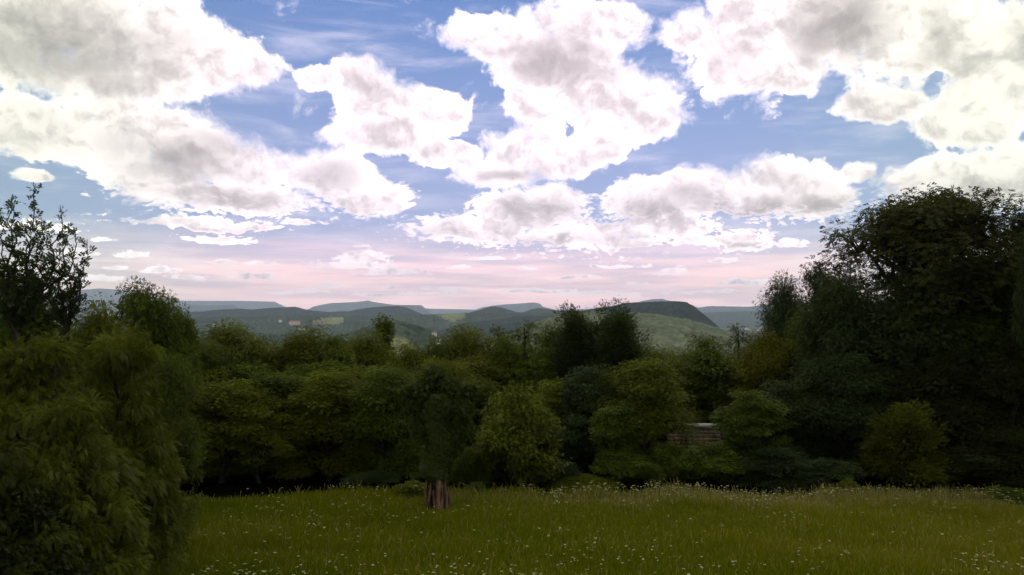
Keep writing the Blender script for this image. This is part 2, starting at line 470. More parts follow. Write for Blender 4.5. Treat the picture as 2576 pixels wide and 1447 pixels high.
def build_ground():
    fine = np.radians(np.arange(-37, 37.001, .068))
    coarse = np.radians(np.arange(40, 321, 3.0))
    A = np.concatenate([fine, coarse])
    # near sheet
    r = np.concatenate([[.01, 2, 4, 6, 8, 10, 12], np.arange(13, 60, .5), np.arange(60, 151, 3)])
    An = np.radians(np.concatenate([np.arange(-45, 45.01, .5), np.arange(48, 315, 3)]))
    RR, AA = np.meshgrid(r, An, indexing='ij')
    X, Y = RR * np.sin(AA), RR * np.cos(AA)
    Z, _ = ground_z(X, Y)
    o = mesh_grid('ground', X, Y, Z, soil_material()); o['kind'] = 'structure'
    # far sheet
    rr = [146.0]
    while rr[-1] < 27800:
        q = rr[-1]; rr.append(q * (1 + (1 / 60 if q < 900 else 1 / 190 if q < 4500 else 1 / 110 if q < 9000 else 1 / 45)))
    RR, AA = np.meshgrid(np.array(rr), A, indexing='ij')
    X, Y = RR * np.sin(AA), RR * np.cos(AA)
    Z, K = ground_z(X, Y)
    Z = Z - .8 * (RR < 155)
    # woods and fields
    fd, frid = cells(X + 40 * fbm(X / 120, Y / 120, 4), Y * .5, 150, 5)
    azd = np.degrees(AA)
    patch = fbm(X / 1300, Y / 1300, 21)
    field = (K == 0) & (RR > 2500) & (frid > .62 - .3 * patch) | ((K == 4) & (frid > .86))
    field |= (K == 0) & (RR > 3300) & (RR < 6000) & (azd < -16) & (frid > .35)
    field &= fd < .50
    wood = ~field
    cd, crid = cells(X, Y, 11.0, 9)
    cd2, crid2 = cells(X, Y, 26.0, 19)
    amp = np.where(RR < 9000, 1.0, 1.5)
    bump = np.sqrt(np.clip(1 - (cd / .62) ** 2, 0, 1)) * (4.5 + 3.5 * crid) + np.sqrt(np.clip(1 - (cd2 / .6) ** 2, 0, 1)) * 3 * crid2
    Z = Z + np.where(wood & (RR > 300), bump * amp * np.where(K == 5, .65, 1), 0) * np.clip(3000 / RR, .3, 1)
    pal = {0: (.042, .058, .032), 1: (.060, .080, .090), 2: (.04, .055, .042), 3: (.020, .029, .024), 4: (.036, .050, .028), 5: (.088, .098, .052)}  # far hills: painted haze; dark ridges: cloud shade put into their colour
    C = np.zeros(X.shape + (3,))
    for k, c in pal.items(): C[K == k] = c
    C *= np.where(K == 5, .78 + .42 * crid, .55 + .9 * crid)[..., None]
    # mixed evergreen stands in the deciduous slopes
    st = (fbm(X / 160, Y / 160, 31) > .25) & ((K == 0) | (K == 4))
    C[st] *= .55
    fc = np.stack([.08 + .09 * frid, .12 + .05 * frid, .035 + .04 * frid], -1) * .85
    C = np.where(field[..., None], fc, C)
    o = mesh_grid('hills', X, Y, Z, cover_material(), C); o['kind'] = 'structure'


build_ground()


def build_haze():
    me = bpy.data.meshes.new('haze')
    x, y0, y1, z0, z1 = 28500., -28500., 28500., -260., 1000.
    co = np.array([(-x, y0, z0), (x, y0, z0), (x, y1, z0), (-x, y1, z0), (-x, y0, z1), (x, y0, z1), (x, y1, z1), (-x, y1, z1)], float)
    fill_mesh(me, co, np.array([(0, 3, 2, 1), (4, 5, 6, 7), (0, 1, 5, 4), (1, 2, 6, 5), (2, 3, 7, 6), (3, 0, 4, 7)]))
    m = bpy.data.materials.new('haze'); m.use_nodes = True; n = m.node_tree.nodes; n.clear()
    out = n.new('ShaderNodeOutputMaterial'); pv = n.new('ShaderNodeVolumePrincipled')
    pv.inputs['Color'].default_value = (.74, .86, 1.0, 1); pv.inputs['Density'].default_value = HAZE
    pv.inputs['Anisotropy'].default_value = .2
    m.node_tree.links.new(pv.outputs[0], out.inputs['Volume'])
    me.materials.append(m)
    o = bpy.data.objects.new('haze', me); COL.objects.link(o); o['kind'] = 'stuff'


HAZE = 4.2e-5
build_haze()

# ================================================================== vegetation
def leaf_material(name, gloss=.010, trans=.35):
    m, T, out = new_mat(name)
    at = T.n.new('ShaderNodeAttribute'); at.attribute_name = 'tint'
    oi = T.n.new('ShaderNodeObjectInfo')
    t = at.outputs['Fac']
    hue = T.n.new('ShaderNodeHueSaturation')
    T.put(hue.inputs['Hue'], T.rng(t, 0, 1, .482, .512, False)); hue.inputs['Saturation'].default_value = 1.0
    T.put(hue.inputs['Value'], T.rng(t, 0, 1, .42, 1.36, False)); T.put(hue.inputs['Color'], oi.outputs['Color'])
    c = hue.outputs[0]
    d = T.n.new('ShaderNodeBsdfDiffuse'); T.put(d.inputs[0], c)
    tr = T.n.new('ShaderNodeBsdfTranslucent'); T.put(tr.inputs[0], T.vm('MULTIPLY', c, (1.25, 1.15, .5)))
    mx = T.n.new('ShaderNodeMixShader'); mx.inputs[0].default_value = trans
    T.l.new(d.outputs[0], mx.inputs[1]); T.l.new(tr.outputs[0], mx.inputs[2])
    g = T.n.new('ShaderNodeBsdfGlossy'); g.inputs['Roughness'].default_value = .45
    m2 = T.n.new('ShaderNodeMixShader'); m2.inputs[0].default_value = gloss
    T.l.new(mx.outputs[0], m2.inputs[1]); T.l.new(g.outputs[0], m2.inputs[2])
    T.l.new(m2.outputs[0], out.inputs[0])
    return m


def bark_material(name, c1, c2, scale=6):
    m, T, out = new_mat(name)
    tc = T.n.new('ShaderNodeTexCoord').outputs['Object']
    p = T.vm('MULTIPLY', tc, (1, 1, .16))
    n = T.noise(p, scale, 6, .65, .6)
    d = T.n.new('ShaderNodeBsdfDiffuse'); T.put(d.inputs[0], T.mix(T.rng(n, .35, .65), c1, c2))
    b = T.n.new('ShaderNodeBump'); b.inputs['Distance'].default_value = .04; T.put(b.inputs['Height'], n)
    T.l.new(b.outputs[0], d.inputs['Normal']); T.l.new(d.outputs[0], out.inputs[0])
    return m


LEAF = leaf_material('leaf'); BARK = bark_material('bark', (.018, .014, .011, 1), (.055, .045, .036, 1))


def leaflet(x, y, z, ang, L, w, fold=.18, dip=0.0):
    """one diamond leaf: base point, angle from the stalk, length, half width"""
    c, s = math.cos(ang), math.sin(ang)
    return [(x, y, z), (x + c * L * .5 - s * w, y + s * L * .5 + c * w, z - fold * w - dip * .4),
            (x + c * L, y + s * L, z - dip), (x + c * L * .5 + s * w, y + s * L * .5 - c * w, z - fold * w - dip * .4)]


def t_pinnate(pairs):
    q = []
    for k in range(pairs):
        x = .14 + .80 * k / pairs; z = -.22 * x * x
        L = .30 * math.sin(.7 + 1.9 * (k + .5) / pairs)
        for s in (-1, 1):
            q.append(leaflet(x, 0, z, s * 1.15, L, .42 / pairs, dip=.05))
    q.append(leaflet(.9, 0, -.19, 0, .22, .06, dip=.04))
    return np.array(q)


def t_spray(n, spread=.9, L=.42, w=.13, seed=0):
    r = random.Random(seed); q = []
    for k in range(n):
        x = .05 + .75 * k / n
        q.append(leaflet(x, 0, .05 * r.uniform(-1, 1) - .1 * x, (1 if k % 2 else -1) * spread * r.uniform(.5, 1.2), L * r.uniform(.8, 1.15), w,
                         dip=.12 * r.uniform(-.3, 1.6)))
    return np.array(q)


PIN_F = t_pinnate(4)


def t_frond(pairs):
    """long arching compound leaf of many small leaflets"""
    q = []
    for k in range(pairs):
        x = .10 + .86 * k / pairs; z = .10 * x - .34 * x * x
        L = .27 * math.sin(.5 + 2.2 * (k + .5) / pairs)
        for s in (-1, 1): q.append(leaflet(x, 0, z, s * 1.15, L, .062, dip=.03))
    q.append(leaflet(.95, 0, -.21, 0, .14, .028, dip=.03))
    return np.array(q)


PIN_N = t_frond(6)
SPRAY, SPRAY5 = t_spray(7, seed=1), t_spray(5, L=.5, w=.17, seed=2)
WILLOW = t_spray(8, .5, .5, .06, 3)


def norm(a):
    return a / np.maximum(np.linalg.norm(a, axis=-1, keepdims=True), 1e-6)


def frond_mesh(name, P, D, N, size, tint, tmpl):
    D = norm(D); Sd = norm(np.cross(N, D)); N = np.cross(D, Sd)
    q = tmpl[None]                                  # 1,m,4,3
    V = P[:, None, None] + size[:, None, None, None] * (q[..., 0:1] * D[:, None, None] + q[..., 1:2] * Sd[:, None, None] + q[..., 2:3] * N[:, None, None])
    n = V.shape[0] * V.shape[1]
    me = bpy.data.meshes.new(name)
    fill_mesh(me, V.reshape(-1, 3), np.arange(n * 4).reshape(-1, 4))
    a = me.attributes.new('tint', 'FLOAT', 'FACE')
    a.data.foreach_set('value', np.clip(np.repeat(tint, V.shape[1]) + rng.normal(0, .05, n), 0, 1).astype(np.float32))
    me.materials.append(LEAF)
    return me


class Tubes:
    def __init__(self): self.v = []; self.f = []; self.n = 0

    def add(self, pts, rad, k=6):
        pts = np.array(pts, float); rad = np.array(rad, float)
        d = norm(np.gradient(pts, axis=0)); up = np.array([.31, .95, .05])
        s = norm(np.cross(d, up)); t = np.cross(d, s)
        a = np.arange(k) * 2 * math.pi / k
        ring = pts[:, None] + rad[:, None, None] * (np.cos(a)[None, :, None] * s[:, None] + np.sin(a)[None, :, None] * t[:, None])
        m = len(pts); self.v.append(ring.reshape(-1, 3))
        i = np.arange(m - 1)[:, None] * k; j = np.arange(k)[None]
        self.f.append((self.n + np.stack([i + j, i + (j + 1) % k, i + k + (j + 1) % k, i + k + j], -1)).reshape(-1, 4))
        self.n += m * k

    def build(self, name, mat=None):
        me = bpy.data.meshes.new(name)
        fill_mesh(me, np.concatenate(self.v), np.concatenate(self.f))
        me.polygons.foreach_set('use_smooth', np.ones(len(me.polygons), bool))
        me.materials.append(mat or BARK)
        return me


def bend(p0, p1, lift, n, r):
    """slightly crooked limb from p0 to p1"""
    p0, p1 = np.array(p0, float), np.array(p1, float)
    t = np.linspace(0, 1, n)[:, None]
    L = np.linalg.norm(p1 - p0)
    w = r.normal(0, .035 * L, (n, 3)) * np.sin(t * math.pi)
    return p0 + (p1 - p0) * t + np.array([0, 0, lift]) * np.sin(t * math.pi) + w


def make_model(seed, H, R, lobes, clump=.55, nclump=70, per=90, tmpl=None, size=.32, droop=.25, flat=.6,
               shell=.55, updir=0.0, trunk_r=.14, leaders=1, twig=True, layer=.35):
    """crown of leaf fronds gathered in clumps over the lobes, and the trunk with its limbs.
    lobes: x, y (in R), z (in H), radius (in R), half height (in H), weight"""
    r = np.random.default_rng(seed)
    tmpl = SPRAY if tmpl is None else tmpl
    W = np.array([l[5] for l in lobes], float); W /= W.sum()
    C = []; CL = []
    for li, l in enumerate(lobes):
        n = max(3, int(round(nclump * W[li])))
        u = norm(r.normal(size=(n, 3))); u[:, 2] = np.where(u[:, 2] < -.55, -u[:, 2], u[:, 2])
        q = (shell + (1 - shell) * r.random((n, 1)) ** .6) * u
        q *= (1 + .27 * np.clip(r.normal(size=(n, 1)), -1.4, 1.25))
        c = np.array([l[0] * R, l[1] * R, l[2] * H]) + q * np.array([l[3] * R, l[3] * R, l[4] * H])
        C.append(c); CL += [li] * n
    C = np.concatenate(C); C[:, 2] = np.maximum(C[:, 2], .25)
    k = len(C)
    rc = clump * R / 3 * (.55 + .9 * r.random(k))
    cnt = np.maximum(8, (per * (rc / rc.mean()) ** 2 * (.5 + r.random(k)))).astype(int)
    idx = np.repeat(np.arange(k), cnt); n = len(idx)
    u = norm(r.normal(size=(n, 3)))
    rad = r.random((n, 1)) ** .45
    off = u * rad * rc[idx][:, None] * np.array([1.25, 1.25, flat])
    off += r.normal(0, .05, (n, 3))
    P = C[idx] + off
    axis = np.stack([P[:, 0] * 0, P[:, 1] * 0, P[:, 2]], -1)
    out = norm(P - axis + 1e-4)
    D = norm(u * np.array([1, 1, .45])) * .9 + out * .7 + r.normal(0, .35, (n, 3))
    D[:, 2] += updir - droop * (.5 + r.random(n))
    D = norm(D)
    N = np.stack([r.normal(0, layer, n), r.normal(0, layer, n), np.ones(n)], -1)
    N = norm(N - D * (N * D).sum(1, keepdims=True))
    ct = r.normal(.5, .20, k)
    tint = ct[idx] + r.normal(0, .10, n)
    sz = size * (.65 + .7 * r.random(n))
    crown = frond_mesh('crown', P, D, N, sz, tint, tmpl)
    T = Tubes()
    for a in range(leaders):
        b = (0, 0, -.3) if leaders == 1 else (r.normal(0, .12), r.normal(0, .12), -.3)
        top = max(lobes, key=lambda l: l[2] + l[4]) if a == 0 else lobes[r.integers(len(lobes))]
        tp = (top[0] * R * .7, top[1] * R * .7, (top[2] + top[4] * .45) * H)
        main = bend(b, tp, 0, 9, r)
        T.add(main, np.linspace(trunk_r, trunk_r * .22, 9), 8)
        for li, l in enumerate(lobes):
            if a and r.random() < .6: continue
            c = np.array([l[0] * R, l[1] * R, l[2] * H])
            s = main[min(7, max(2, int(8 * (c[2] - .22 * H) / max(tp[2], .1))))]
            T.add(bend(s, c, .08 * H * r.random(), 7, r), np.linspace(trunk_r * .45, trunk_r * .16, 7), 6)
    if twig:
        for i in range(k):
            l = lobes[CL[i]]; c = np.array([l[0] * R, l[1] * R, (l[2] - .3 * l[4]) * H])
            T.add(bend(c + (C[i] - c) * .1, C[i], .03 * H * r.random(), 5, r), np.linspace(trunk_r * .15, .008, 5), 4)
    return dict(H=H, R=R, crown=crown, trunk=T.build('trunk'))


def lob(seed, n, rz=.2, rr=.5, zlo=.3, zhi=.85, spread=.55):
    """a rounded irregular crown"""
    r = random.Random(seed); L = [(0, 0, zhi * .72, .62, .26, 3)]
    for i in range(n):
        a = 2 * math.pi * (i + r.random() * .7) / n; z = r.uniform(zlo, zhi)
        w = spread * (1 - .55 * max(0, (z - .55) / .45))
        L.append((w * math.cos(a), w * math.sin(a), z, rr * r.uniform(.6, 1.1) * (1.1 - .45 * z), rz * r.uniform(.5, 1), 1))
    L.append((r.uniform(-.15, .15), 0, .90, .28, .10, .6))
    return L


MODELS = {}


def build_models():
    M = MODELS
    M['locust'] = [make_model(11, 8, 2.6, lob(1, 10, zlo=.12), nclump=250, per=110, tmpl=PIN_F, size=.175, flat=.70, layer=.40, clump=.68),
                   make_model(12, 8, 2.6, lob(2, 10, spread=.62, zlo=.12), nclump=250, per=110, tmpl=PIN_F, size=.175, flat=.65, layer=.35, clump=.68)]
    M['airy'] = [make_model(13, 9, 2.4, lob(3, 7, rz=.12, rr=.42, zlo=.45, spread=.6), nclump=110, per=60, tmpl=PIN_F, size=.25, flat=.45, clump=.62, shell=.6)]
    M['broad'] = [make_model(21, 8, 2.6, lob(4, 11, zlo=.1), nclump=240, per=135, tmpl=SPRAY5, size=.155, flat=.6, clump=.66, layer=.5),
                  make_model(22, 8, 2.6, lob(5, 11, zlo=.1), nclump=240, per=135, tmpl=SPRAY5, size=.155, flat=.65, clump=.66, layer=.5)]
    M['bush'] = [make_model(31, 3, 1.7, lob(6, 9, zlo=.08, zhi=.8, rz=.28), nclump=130, per=115, tmpl=SPRAY5, size=.115, flat=.8, clump=.65, trunk_r=.05, leaders=3, layer=.6),
                 make_model(32, 3, 1.7, lob(7, 9, zlo=.08, zhi=.75, rz=.3), nclump=130, per=110, tmpl=WILLOW, size=.15, flat=.7, clump=.65, trunk_r=.045, leaders=4, updir=.6, layer=.5)]
    # upright crowns with several pointed heads
    up = [(-.45, 0, .62, .38, .30, 2), (.35, .1, .66, .40, .32, 2.4), (0, -.2, .5, .55, .30, 2), (-.1, .2, .74, .26, .22, 1.2), (.65, 0, .5, .30, .20, 1.2),
          (-.7, 0, .45, .28, .16, 1), (.28, 0, .90, .16, .10, .7), (-.42, 0, .86, .15, .10, .6), (.1, 0, .25, .6, .14, 1)]
    M['upright'] = [make_model(41, 10, 2.6, up, nclump=230, per=140, tmpl=WILLOW, size=.19, flat=1.15, clump=.62, updir=.55, droop=.1, layer=.6)]
    spire = [(0, 0, .3, .8, .16, 2), (.1, 0, .5, .62, .16, 1.8), (-.1, 0, .66, .46, .14, 1.4), (.05, 0, .80, .30, .11, 1), (0, 0, .93, .16, .08, .5)]
    M['spire'] = [make_model(42, 10, 1.6, spire, nclump=110, per=75, tmpl=SPRAY5, size=.20, flat=1.0, clump=.85, updir=.2, layer=.5)]
    # the great tree on the right: wide domed head on forking limbs, sky between the clumps
    big = [(.10, 0, .80, .58, .12, 4), (-.42, .1, .83, .36, .10, 2.2), (-.86, 0, .80, .34, .105, 2.0), (.52, .1, .86, .36, .10, 2), (.82, -.1, .81, .26, .09, 1.2),
           (-.16, 0, .93, .24, .05, 1.3), (.25, .1, .915, .24, .05, 1.2), (.60, 0, .915, .24, .055, 1.3), (-.5, 0, .90, .20, .05, .8), (.88, 0, .87, .18, .05, .7), (-.55, -.2, .71, .34, .05, 1), (.2, -.3, .70, .5, .05, 1.2),
           (.6, .1, .70, .36, .06, .9), (-.2, .4, .80, .4, .1, 1.2), (.3, .5, .82, .4, .1, 1.2), (-.92, .1, .70, .22, .05, .8), (-.75, 0, .63, .3, .06, 1), (-.3, -.2, .62, .4, .06, 1), (.3, -.2, .62, .5, .06, 1), (.7, 0, .62, .35, .06, 1)]
    M['great'] = [make_model(51, 12.3, 4.1, big, nclump=380, per=50, tmpl=SPRAY5, size=.19, flat=.8, clump=.36, layer=.5, shell=.62, trunk_r=.26, leaders=3)]
    # near thicket of big hanging fronds
    near = [(0, 0, .45, .75, .28, 4), (.5, -.2, .40, .42, .22, 2), (-.5, -.2, .42, .45, .22, 2), (.1, -.55, .38, .45, .22, 2), (0, 0, .78, .48, .18, 2), (.55, .1, .66, .34, .14, 1.2),
            (-.5, .1, .68, .34, .14, 1.2), (.72, -.1, .22, .30, .12, 1), (.1, -.5, .15, .5, .12, 1.4), (-.5, -.3, .18, .4, .12, 1), (.15, -.2, .92, .2, .07, .6)]
    M['frond'] = [make_model(61, 6, 2.8, near, nclump=270, per=90, tmpl=PIN_N, size=.26, flat=.40, clump=.42, layer=.28, droop=.25, shell=.65, leaders=3, trunk_r=.09),
                  make_model(62, 6, 2.8, near[::-1], nclump=270, per=90, tmpl=PIN_N, size=.26, flat=.40, clump=.42, layer=.28, droop=.25, shell=.65, leaders=3, trunk_r=.09)]


def z_at(x, y): return float(near_z(np.array([x]), np.array([y]))[0])


def place_xy(px, dist):
    a, _ = ray(px, 783)
    return dist * math.tan(a), dist          # dist measured along the view axis


def top_z(px, py, dist):
    a, v = ray(px, py)
    return ZC + v * math.hypot(dist * math.tan(a), dist)


def plant(model, px, ytop, wpx, dist, col, label, cat='tree', name=None, group=None, rot=None, base=None, var=None, hs=1.0):
    x, y = place_xy(px, dist)
    z = z_at(x, y) if base is None else base
    H = (top_z(px, ytop, dist) - z) * hs
    R = wpx / 2 / F * dist
    ms = MODELS[model]
    k = (abs(int(px * 7 + ytop * 3)) if var is None else var) % len(ms); m = ms[k]
    root = bpy.data.objects.new(name or {'bush': 'shrub'}.get(model, 'broadleaf_tree' if model not in ('locust', 'airy', 'frond') else 'locust_tree'), None)
    COL.objects.link(root); root.location = (x, y, z)
    root.rotation_euler = (0, 0, rot if rot is not None else (px * 1.7 + ytop) % 6.28)
    root.scale = (R / m['R'], R / m['R'], H / m['H'])
    root.empty_display_size = .3
    tag(root, label, cat, group)
    for part in ('trunk', 'crown'):
        o = bpy.data.objects.new(part, m[part]); COL.objects.link(o); o.parent = root
        if part == 'crown': o.color = (*col, 1)
    return root


build_models()
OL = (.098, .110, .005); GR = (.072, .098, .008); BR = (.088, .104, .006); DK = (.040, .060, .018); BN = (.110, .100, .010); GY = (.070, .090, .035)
BLK = (.028, .034, .008); YG = (.100, .100, .004); NL = (.078, .090, .004); ND = (.045, .054, .004)  # BLK and ND put deep shade into the leaf colour

TREES = [
 # model, px, ytop, width, distance, colour, label
 ('locust', 560, 958, 300, 28.0, OL, 'olive feathery tree arching over the dark hollow at its left end'),
 ('broad', 700, 945, 260, 29.5, GR, 'leafy tree over the middle of the dark hollow, left of two feathery crowns'),
 ('locust', 830, 930, 260, 28.5, OL, 'layered feathery tree over the right end of the dark hollow'),
 ('locust', 970, 918, 240, 28.0, GR, 'mid green feathery tree just left of the ivy covered trunk'),
 ('broad', 1180, 965, 170, 29.0, GR, 'narrow mid green tree just right of the ivy covered trunk'),
 ('locust', 1395, 955, 180, 30.0, OL, 'olive feathery tree between the round bushy tree and the blackish one'),
 ('broad', 1475, 925, 190, 29.5, DK, 'blackish green tree between the two bright green trees of the centre'),
 ('locust', 1620, 900, 260, 28.6, BR, 'bright yellow green tree reaching down to the brambles, left of the tiled roof'),
 ('broad', 1885, 985, 190, 27.8, GR, 'leafy green tree right of the tiled roof, foliage down to the meadow'),
 ('broad', 1960, 960, 220, 29.0, DK, 'dark tree standing behind the meadow edge, right of the leafy tree by the roof'),
 ('locust', 2110, 890, 250, 29.5, DK, 'dark feathery tree below the left lobe of the great right hand tree'),
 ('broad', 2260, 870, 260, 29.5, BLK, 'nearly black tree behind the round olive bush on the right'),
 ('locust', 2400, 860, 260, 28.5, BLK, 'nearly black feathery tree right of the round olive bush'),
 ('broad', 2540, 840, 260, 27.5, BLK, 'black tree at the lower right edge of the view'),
 # second row
 ('broad', 1555, 1020, 150, 27.4, GR, 'lower leafy tree filling the gap left of the bright yellow green tree'),
 ('locust', 1120, 900, 200, 30.5, OL, 'olive feathery crown right behind the ivy covered trunk'),
 ('locust', 660, 985, 220, 27.6, OL, 'low olive feathery tree leaning over the middle of the dark hollow'),
 ('locust', 500, 850, 230, 33, GR, 'dusky green tree half hidden behind the near left foliage'),
 ('locust', 580, 806, 256, 36, BR, 'lighter green rounded treetop just right of the near left foliage'),
 ('broad', 660, 850, 176, 37, GR, 'low treetop in the dip right of the lighter rounded top'),
 ('locust', 765, 828, 230, 36, OL, 'broad feathery treetop below the wooded ridge with the castle'),
 ('broad', 855, 845, 176, 35, GR, 'bushy treetop left of the treetop with a thin spike'),
 ('locust', 925, 838, 176, 38, OL, 'feathery treetop touching the foot of the thin spiked one'),
 ('spire', 965, 802, 103, 40, GR, 'slim treetop ending in a thin spike against the valley'),
 ('locust', 1035, 868, 162, 36, OL, 'low treetop under the wooded knoll of the valley'),
 ('locust', 1110, 848, 162, 37, GR, 'feathery treetop above the ivy covered trunk'),
 ('locust', 1180, 816, 230, 38, OL, 'wide flat feathery treetop right above the ivy trunk'),
 ('airy', 1250, 815, 150, 37, GR, 'thin treetop at the left of the airy gap of bare twigs'),
 ('airy', 1318, 804, 218, 34, GR, 'open airy tree with its dark trunk and twigs showing through'),
 ('broad', 1385, 830, 148, 37, GR, 'small rounded treetop left of the dark many headed tree'),
 ('spire', 1442, 787, 92, 37, DK, 'thin dark pointed treetop beside the dark many headed tree'),
 ('upright', 1478, 800, 200, 34, DK, 'dark bluish tree with upright heads in mid skyline, left of its twin'),
 ('upright', 1558, 788, 200, 33, DK, 'dark bluish tree with upright heads in mid skyline, right of its twin'),
 ('locust', 1660, 872, 202, 36, BR, 'bright green treetop below the pale wooded slope'),
 ('locust', 1725, 905, 230, 36, OL, 'olive treetop in the lowest part of the skyline on the right'),
 ('broad', 1790, 850, 230, 35, GR, 'greyish green crown left of the twiggy treetop'),
 ('airy', 1858, 812, 138, 37, GY, 'twiggy thin treetop standing in front of the blue plain'),
 ('locust', 1915, 840, 189, 33, YG, 'yellow green treetop left of the tall feathery sapling'),
 ('locust', 1966, 688, 172, 35, DK, 'tall feathery sapling standing free left of the great tree'),
 ('broad', 2050, 680, 195, 34, DK, 'small feathery head against the sky at the left foot of the great tree'),
 ('locust', 2030, 780, 195, 33, OL, 'olive crown below the two feathery heads on the right'),
 ('locust', 2130, 690, 264, 31, DK, 'dark crown under the left lobe of the great tree'),
 ('broad', 2270, 690, 322, 30.5, DK, 'dark crown under the middle of the great tree'),
 ('broad', 2430, 668, 322, 30.5, GR, 'dark green crown under the right side of the great tree'),
 ('locust', 2570, 610, 218, 29, DK, 'tall dark crown cut by the right edge of the view'),
 ('airy', 2606, 462, 103, 26, DK, 'bare twigged top poking in at the right edge of the view'),
 ('great', 2345, 480, 590, 32, (.046, .052, .013), 'great spreading tree with a domed head, tallest on the right'),
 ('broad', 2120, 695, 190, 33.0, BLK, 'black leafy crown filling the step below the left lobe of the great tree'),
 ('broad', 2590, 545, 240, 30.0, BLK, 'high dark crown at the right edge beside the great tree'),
 # left
 ('frond', 70, 850, 500, 14.5, NL, 'near thicket tree of hanging fronds at the left edge of the view'),
 ('frond', 300, 835, 300, 17.0, NL, 'near frond covered tree forming the right flank of the left thicket'),
 ('frond', 170, 1000, 360, 13.2, NL, 'low near frond tree in front of the left thicket'),
 ('frond', -40, 1090, 420, 11.8, ND, 'dark low frond bush in the bottom left corner'),
 ('frond', 190, 1150, 240, 13.4, ND, 'low frond bush whose fronds hang over the meadow on the left'),
 ('broad', 70, 1240, 320, 12.3, BLK, 'dark leafy mass at the foot of the left thicket'),
 ('broad', 385, 732, 190, 26, GR, 'dark domed crown standing highest behind the near left foliage'),
 ('broad', 455, 790, 110, 27, GR, 'narrow dark crown leaning on the right of the domed one'),
 ('locust', 265, 772, 230, 22, OL, 'olive crown between the spiky tree and the domed crown'),
 ('broad', 60, 690, 330, 20, GR, 'dark green crown under the spiky shoots at the left edge'),
 ('locust', 430, 880, 170, 19, GR, 'dark feathery tree filling the right flank of the left thicket'),
]


ANCHORS = [(440, 'the right flank of the left thicket'), (540, 'the left end of the dark hollow'), (630, 'the olive arching tree'), (720, 'the middle of the dark hollow'),
 (810, 'the layered feathery tree'), (890, 'the right end of the dark hollow'), (985, 'the bush beside the split trunk'), (1085, 'the ivy covered trunk'),
 (1175, 'the narrow tree beside the ivy'), (1275, 'the left half of the round bright tree'), (1350, 'the right half of the round bright tree'),
 (1440, 'the left half of the blackish tree'), (1530, 'the bramble mound'), (1610, 'the bright yellow green tree'), (1720, 'the tiled roof'), (1830, 'the leafy tree by the shed'),
 (1920, 'the right side of the leafy tree'), (2010, 'the two feathery heads'), (2100, 'the left lobe of the great tree'), (2190, 'the small bright sapling'),
 (2280, 'the round olive bush'), (2380, 'the black bush'), (2470, 'the right part of the great tree'), (2560, 'the black bush at the right edge')]


def build_trees():
    for t in TREES: plant(*t)
    r = random.Random(5)
    for i, (px, who) in enumerate(ANCHORS):
        d = r.uniform(44, 62)
        yt = 885 + r.uniform(-22, 20) - (130 if px > 1950 else 0)
        plant(('locust', 'broad')[i % 2], px + r.uniform(-25, 25), yt, r.uniform(150, 210), d, (GR, OL, GR, DK)[i % 4],
              'treetop further down the slope beyond ' + who, group='trees further down the slope')
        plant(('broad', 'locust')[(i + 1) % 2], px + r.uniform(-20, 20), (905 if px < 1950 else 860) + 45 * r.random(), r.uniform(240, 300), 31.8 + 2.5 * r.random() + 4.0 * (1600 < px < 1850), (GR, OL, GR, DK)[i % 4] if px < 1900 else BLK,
              'tree standing in the second rank right behind ' + who, group='second rank of trees behind the meadow edge')
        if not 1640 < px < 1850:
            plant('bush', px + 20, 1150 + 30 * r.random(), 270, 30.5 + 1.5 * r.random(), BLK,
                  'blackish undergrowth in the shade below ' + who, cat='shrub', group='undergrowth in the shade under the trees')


build_trees()

BUSHES = [
 ('bush', 1305, 985, 225, 26.6, BR, 'round bright bushy tree right of the ivy covered trunk', 'broadleaf_tree', 'tree', 0),
 ('bush', 2270, 1022, 215, 26.4, (.075, .084, .005), 'round olive bush standing out of the dark trees on the right', None, 'shrub', 1),
 ('bush', 1040, 1212, 90, 24.6, OL, 'low bush against the left side of the split trunk', None, 'shrub', 0),
 ('bush', 1470, 1203, 190, 26.0, OL, 'low wide bramble mound at the meadow edge below the blackish tree', 'bramble', 'shrub', 1),
 ('bush', 2130, 1205, 50, 25.0, BR, 'small bright sapling at the meadow edge left of the round olive bush', 'sapling', 'sapling', 0),
 ('bush', 1195, 1215, 50, 25.0, GR, 'little weed clump right of the split trunk', 'weed_clump', 'weed', 0),
 ('bush', 1688, 1120, 110, 27.0, GR, 'leafy bush under the left corner of the tiled roof', None, 'shrub', 0),
 ('bush', 1790, 1122, 150, 26.9, GR, 'leafy bush in front of the shed wall', None, 'shrub', 0),
 ('bush', 1590, 1150, 170, 26.6, GR, 'dark bush under the bright yellow green tree', None, 'shrub', 0),
 ('bush', 1950, 1130, 220, 26.6, DK, 'dark bush left of the small bright sapling', None, 'shrub', 1),
 ('bush', 2080, 1160, 160, 26.4, DK, 'low black bush just left of the small bright sapling', None, 'shrub', 0),
 ('bush', 2440, 1130, 260, 26.5, BLK, 'black bush right of the round olive bush', None, 'shrub', 0),
 ('bush', 2570, 1100, 200, 26.0, BLK, 'black bush at the right edge above the flowers', None, 'shrub', 1),
 ('bush', 2530, 1232, 130, 24.4, GR, 'low weeds among the flowers at the right edge of the meadow', 'weed_clump', 'weed', 0),
 ('bush', 940, 1190, 130, 26.3, DK, 'dark low bush at the right end of the black hollow', None, 'shrub', 0),
 ('bush', 1390, 1160, 120, 26.6, DK, 'small dark bush between the round bushy tree and the bramble mound', None, 'shrub', 0),
 ('bush', 1180, 1130, 110, 26.6, GR, 'green bush close behind the ivy covered trunk', None, 'shrub', 1),
]
for (mo, px, yt, w, d, c, lb, nm, ct, vr) in BUSHES:
    plant(mo, px, yt, w, d, c, lb, cat=ct, name=nm, var=vr)


